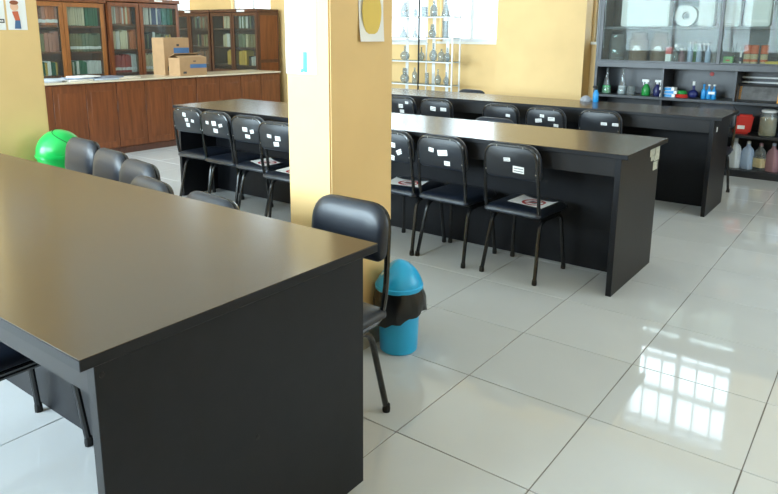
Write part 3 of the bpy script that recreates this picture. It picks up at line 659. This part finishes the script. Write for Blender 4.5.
vessel('beaker', 'small clear glass beaker beside the pale flask on the black shelf', P_cyl(.043, .095), (sxp(633.5), YI-.06, LV[2]), M_GLASSC, group=GS, cat='beaker')
def spray(u, y, label, m, r=.045, h=.12, rz=0):
    t = thing('spray_bottle', label, 'bottle', (sxp(u, 80, y), y, LV[2]), rz, GS)
    MB().lathe([(r*.9, 0), (r, .008), (r, h*.55), (r*.5, h*.9), (r*.32, h)], 16).build('body', m, t)
    mb = MB().lathe([(.014, h), (.014, h+.02)], 10); mb.box(-.045, .025, -.011, .011, h+.02, h+.045); mb.build('spray_head', M_WHITEP, t)
    MB().box(-.035, -.027, -.006, .006, h-.012, h+.02).build('trigger', M_WHITEP, t, smooth=False)
spray(647, 6.15, 'green spray bottle with white trigger on the black shelf', M_SPRAYG); spray(658, 6.17, 'dark blue spray bottle at the divider on the black shelf', M_NAVY, .038, .12, R(180))
for k, dx in enumerate((0, .012, -.006)):
    o = thing('carton', ('bottom', 'middle', 'top')[k] + ' one of three stacked blue and white small boxes', 'box', (sxp(671)+dx, 6.12, LV[2]+k*.034), R((0, 4, -3)[k]), GS)
    fbox('box_body', M_WHITEP, o, (-.075, .075, -.05, .05, 0, .033), .002); fbox('blue_label', M_CYAN, o, (-.045, .045, -.0512, -.05, .003, .030), 0)
o = thing('cable_bundle', 'red and green coiled tubing lying on the black shelf', 'tubing', (sxp(684), 6.13, LV[2]), 0, GS)
for k, (m, r, z) in enumerate(((M_REDP, .055, .009), (M_REDP, .05, .026), (M_SPRAYG, .045, .043), (M_SPRAYG, .036, .060))):
    MB().tube([(r*math.cos(R(a)), r*math.sin(R(a)), z) for a in range(0, 360, 20)], .0085, 8).build('coil', m, o)
vessel('bottle', 'dark blue round bottle with white stopper on the black shelf', P_round(.055, .13), (sxp(694.5), YI, LV[2]), M_NAVY, group=GS, cat='bottle', extra=cap(.014, .125, M_WHITEP, .04))
o = thing('water_pack', 'pack of cyan bottles with white label on the black shelf', 'pack', (sxp(711), 6.13, LV[2]), 0, GS)
for i in range(3):
    bo = MB().lathe(P_bottle(.0235, .13), 12, ((i-1)*.048, 0, 0)).build('bottle_body', M_CYAN, o); MB().lathe([(.012, 0), (.012, .016)], 10, ((i-1)*.048, 0, .13)).build('cap', M_WHITEP if i else M_CYAN, bo)
fbox('label_card', M_WHITEP, o, (.0, .06, -.0252, -.0242, .05, .075), 0)
p = at(712, 74, 1, SY1-.012); MB().lathe([(.0, 0), (.022, 0), (.02, .006), (0, .008)], 12).build('red_sticker', M_REDP, sh, loc=(p.x-sx, SY1-.012-sy, p.z), rot=(PI/2, 0, 0))
# folders, framed picture
o = thing('framed_picture', 'gilt framed picture lying at a tilt on the black shelf', 'picture', (sxp(757, 95, 6.12), 6.10, LV[2]), 0, GS)
mb = MB(); W_, H_ = .40, .17
def tl(x, z): return (x, -.02+z*.3, z*.95)
def slab(x0, x1, z0, z1, th=.018): return [[tl(x0, z0), tl(x1, z0), tl(x1, z1), tl(x0, z1)], [(q[0], q[1]+th, q[2]) for q in (tl(x0, z0), tl(x1, z0), tl(x1, z1), tl(x0, z1))]]
for q, m in (((-W_/2, -W_/2+.03, 0, H_), M_GOLD), ((W_/2-.022, W_/2, 0, H_), M_GOLD), ((-W_/2+.022, W_/2-.022, 0, .02), M_EDGE), ((-W_/2+.022, W_/2-.022, H_-.02, H_), M_EDGE)): MB().rings(slab(*q)).build('frame_bar', m, o, smooth=False)
MB().rings(slab(-W_/2+.045, -W_/2+.066, .02, H_-.02, .019)).build('gilt_strip', M_GOLD, o, smooth=False)
MB().rings(slab(-W_/2+.022, W_/2-.022, .02, H_-.02, .008)).build('picture_sheet', mat('mottled_grey_print', (88, 88, 90), .3, var=.5, scale=14), o, smooth=False)
for k, z in enumerate((.175, .222)):
    o = thing('tube_light', ('lower', 'upper')[k] + ' slim white tube resting across brackets above the framed picture', 'tube', (sxp(765, 80, 6.3), 6.3, LV[2]), 0, GS)
    MB().tube([(-.2, 0, z), (.3, 0, z)], .009, 10).build('tube', M_WHITEP, o)
    for x in (-.15, .25): fbox('stand', M_SHELF, o, (x-.008, x+.008, -.008+.03, .008+.03, 0, z+.01), 0); fbox('bracket', M_SHELF, o, (x-.008, x+.008, -.002, .03, z-.016, z-.009), 0)
# glazed shelf: jars, boxes, bottles
def jar(u, label, r, h, m, lab=None, y=6.2, z=LV[3]):
    t = vessel('storage_jar', label, [(r*.95, 0), (r, .01), (r, h*.82), (r*.82, h*.9), (r*.8, h)], (sxp(u, 45, y), y, z), m, 20, GS, 'jar')
    MB().lathe([(r*.84, h), (r*.84, h+.025), (r*.7, h+.03)], 18).build('lid', M_JAR if m is M_JAR else M_GLASSC, t)
    if lab:
        mb = MB(); a0 = -90-36+14; rs = [[(r*1.01*math.cos(R(a0+k*6)), r*1.01*math.sin(R(a0+k*6)), zz) for k in range(9)] for zz in (h*.42, h*.60)]
        mb.add(rs[0]+rs[1], [(k, k+1, k+10, k+9) for k in range(8)]).build('label_band', M_PAPER, t)
jar(617, 'large clear ribbed jar at the corner of the glazed shelf', .085, .25, M_GLASSC)
jar(639, 'storage jar coloured in reflection brown with white label beside the clear ribbed jar', .095, .27, M_JAR, True); jar(660, 'storage jar coloured in reflection brown with white label beside the red and white box', .085, .27, M_JAR, True)
o = thing('medicine_box', 'red and white box beside the brown jars on the glazed shelf', 'box', (sxp(669.5, 50, 6.12), 6.12, LV[3]), R(-5), GS)
fbox('box_lower', M_WHITEP, o, (-.028, .028, -.025, .025, 0, .085), .001); fbox('box_upper', M_REDP, o, (-.028, .028, -.025, .025, .0855, .155), .001)
for k, (u, r, h, m, lab) in enumerate(((676, .03, .16, M_GLASSC, 'slim clear bottle next to the red and white box'), (682, .035, .13, M_PINK, 'pinkish round bottle on the glazed shelf'), (690.5, .026, .19, M_JUGB, 'pale blue bottle with white top on the glazed shelf'),
    (695, .026, .19, M_SPRAYG, 'green bottle with white top on the glazed shelf'), (699.5, .026, .17, M_JUGB, 'pale blue bottle right beside the green one'), (704, .028, .18, M_GLASSC, 'clear bottle with white top beside the blue bottles'), (708.5, .027, .18, M_JUGB, 'pale blue bottle next to the sliding door stile'), (736, .014, .19, M_GLASSC, 'very thin clear bottle between green pack and white pen'))):
    vessel('bottle', lab, P_bottle(r, h), (sxp(u, 50, 6.16+.07*(k % 2)), 6.16+.07*(k % 2), LV[3]), m, 12, GS, 'bottle', cap(r*.42, h, M_WHITEP, .022))
o = thing('small_pack', 'light green small pack on the glazed shelf', 'pack', (sxp(729, 54, 6.12), 6.12, LV[3]), 0, GS); fbox('pack_body', M_PACKG, o, (-.042, .042, -.03, .03, 0, .075), .003); fbox('emblem', M_REDP, o, (-.018, .018, -.0308, -.03, .03, .045), 0)
o = vessel('marker_pen', 'tall white and blue pen standing on the glazed shelf', [(.009, 0), (.009, .14), (.004, .155)], (sxp(741.5, 50, 6.12), 6.12, LV[3]), M_WHITEP, 10, GS, 'pen'); MB().lathe([(.0095, 0), (.0095, .04)], 10, (0, 0, .03)).build('grip', M_NAVY, o)
for u, lab in ((748, 'orange-topped can beside the white pen'), (755, 'orange-topped can between two similar cans'), (765, 'orange-topped can beside the yellow tray')):
    t = vessel('spice_can', lab, P_cyl(.032, .10), (sxp(u, 50, 6.14), 6.14, LV[3]), M_BEIGE, 14, GS, 'can'); MB().lathe([(.0335, .0), (.0335, .075), (.03, .08)], 14, (0, 0, .106)).build('orange_top', M_ORANGE, t); MB().lathe([(.033, 0), (.033, .022)], 14, (0, 0, .03)).build('band', M_ORANGE, t)
o = thing('tray', 'shallow yellow tray beside the orange-topped cans', 'tray', (sxp(776, 55, 6.14), 6.14, LV[3]), 0, GS); mb = MB().box(-.075, .075, -.06, .06, 0, .004)
for q in ((-.075, .075, -.06, -.055), (-.075, .075, .055, .06), (-.075, -.07, -.055, .055), (.07, .075, -.055, .055)): mb.box(*q, .004, .035)
mb.build('tray_body', M_YEL, o, smooth=False)
# upper glazed shelf: white packs and a roll
for u0, u1, hh, lab in ((621, 669, .34, 'large white wrapped pack on the upper glazed shelf'), (698, 714, .36, 'narrow white pack beside the white roll'), (723, 740, .36, 'narrow white pack beyond the sliding door stile'), (744, 771, .40, 'cloudy white wrapped pack on the upper glazed shelf')):
    x0, x1 = sxp(u0, 15, 6.14), sxp(u1, 15, 6.14); o = thing('paper_pack', lab, 'pack', ((x0+x1)/2, 6.2, LV[4]), 0, GS); w2 = (x1-x0)/2-.002
    MB().box(-w2, w2, -.06, .09, 0, hh).build('pack_body', M_WHITEP, o, bevel=.012); fbox('fold', M_PAPER, o, (-w2*.8, w2*.8, -.062, -.0602, hh*.1, hh*.16), 0)
o = thing('paper_roll', 'white ring-shaped roll standing upright on the upper glazed shelf', 'roll', (sxp(686, 14, 6.14), 6.2, LV[4]), 0, GS); k = 32
rs = []
for r, y in ((.105, -.06), (.105, .04), (.036, .04), (.036, -.06)): rs.append([(r*math.cos(2*PI*i/k), y, .106+r*math.sin(2*PI*i/k)) for i in range(k)])
MB().rings(rs+[rs[0]], False, False).build('ring', M_WHITEP, o); 
MB().rings([[(.0355*math.cos(2*PI*i/k), y, .106+.0355*math.sin(2*PI*i/k)) for i in range(k)] for y in (-.02, .03)]).build('core', M_SHELF, o)
# lower shelves: red box, jar, jugs
o = thing('red_container', 'tilted red plastic box with white label on the lower black shelf', 'box', (sxp(743, 130, 6.16), 6.16, LV[1]), R(10), GS)
MB().rings([[(-.095, -.06, .0), (.06, -.06, 0), (.06, .06, 0), (-.095, .06, 0)], [(-.06, -.06, .19), (.085, -.06, .19), (.085, .06, .19), (-.06, .06, .19)]]).build('box_body', M_REDP, o, bevel=.018); fbox('label_patch', M_WHITEP, o, (-.055, .01, -.0612, -.060, .05, .085), 0)
def jug(u, v, label, m, r, h, z, lid=None, y=6.12, hd=True, fill=None):
    t = thing('storage_jug', label, 'jug', (sxp(u, v, y), y, z), R(-30), GS)
    o_ = rrect(r*2, r*1.6, (r*.4,)*4, 4)
    mb = MB(); w_ = max(a for a, b in o_); mb.rings([[(a*s_, b*s_, zz) for a, b in o_] for s_, zz in ((.94, 0), (1, .012), (1, h*.62), (.8, h*.78), (.34, h*.9), (.3, h))]); mb.build('body', m, t)
    MB().lathe([(r*.34, 0), (r*.34, .022), (r*.28, .026)], 12, (0, 0, h)).build('cap', lid or M_WHITEP, t)
    if hd: MB().tube(fillet([(r*.85, 0, h*.42), (r*1.12, 0, h*.55), (r*.95, 0, h*.82), (r*.3, 0, h*.9)], .02, 4), r*.13, 8).build('handle', m, t)
    if fill: MB().rings([[(a*1.004, b*1.004, zz) for a, b in o_] for zz in (.03, h*.5)], False, False).build('label_band', fill, t)
jug(734, 160, 'milky white jug with handle on the lowest black shelf', M_JUGW, .053, .27, LV[0]); jug(747, 160, 'pale blue jug beside the milky one on the lowest shelf', M_JUGB, .052, .25, LV[0])
jug(759.5, 160, 'cloudy greenish jug with band on the lowest shelf', M_GLASSC, .053, .24, LV[0], M_PINK, fill=M_BEIGE); jug(772.5, 160, 'pinkish clear jug at the end of the lowest shelf', M_PINK, .052, .25, LV[0], M_JUGB, hd=False)
t = vessel('storage_jar', 'big jar of beige powder with white lid on the lower black shelf', [(.07, 0), (.078, .012), (.078, .19), (.066, .215), (.064, .225)], (sxp(768, 125, 6.14), 6.14, LV[1]), M_GLASSC, 20, GS, 'jar')
MB().lathe([(.073, .006), (.073, .17), (.06, .176)], 18).build('powder', M_BEIGE, t); MB().lathe([(.068, .226), (.07, .245), (.05, .255)], 18).build('lid', M_WHITEP, t)
t = vessel('storage_jar', 'pale blue jar next to the jar of beige powder', [(.06, 0), (.07, .012), (.07, .17), (.055, .2)], (sxp(787, 128, 6.14), 6.14, LV[1]), M_JUGB, 18, GS, 'jar', cap(.05, .2, M_WHITEP, .02))
# ------------------------------------------------------------------ things on the table before the shelves
t = thing('spray_bottle', 'blue bottle with dark nozzle standing on the table before the shelves', 'bottle', (.095, 4.755, TZ)); MB().lathe([(.022, 0), (.026, .006), (.026, .075), (.014, .10), (.011, .108)], 14).build('body', M_CYAN, t)
mb = MB().lathe([(.010, .108), (.010, .125)], 10); mb.box(-.03, .014, -.008, .008, .125, .142); mb.build('nozzle', M_RUBBER, t)
o = thing('cloth', 'crumpled grey cloth on the table beside the blue bottle', 'cloth', (-.0, 4.765, TZ)); rs = []
for k, (s_, z) in enumerate(((1, .0), (1.05, .012), (.85, .03), (.5, .045), (.1, .05))): rs.append([(s_*(.05+.006*math.sin(5*a+k))*math.cos(a), s_*(.04+.006*math.cos(4*a-k))*math.sin(a), z+.004*math.sin(6*a+k)*(k > 0)) for a in [2*PI*i/20 for i in range(20)]])
MB().rings(rs).build('fabric', mat('grey_cloth', (150, 152, 158), .9, var=.2, scale=40), o)
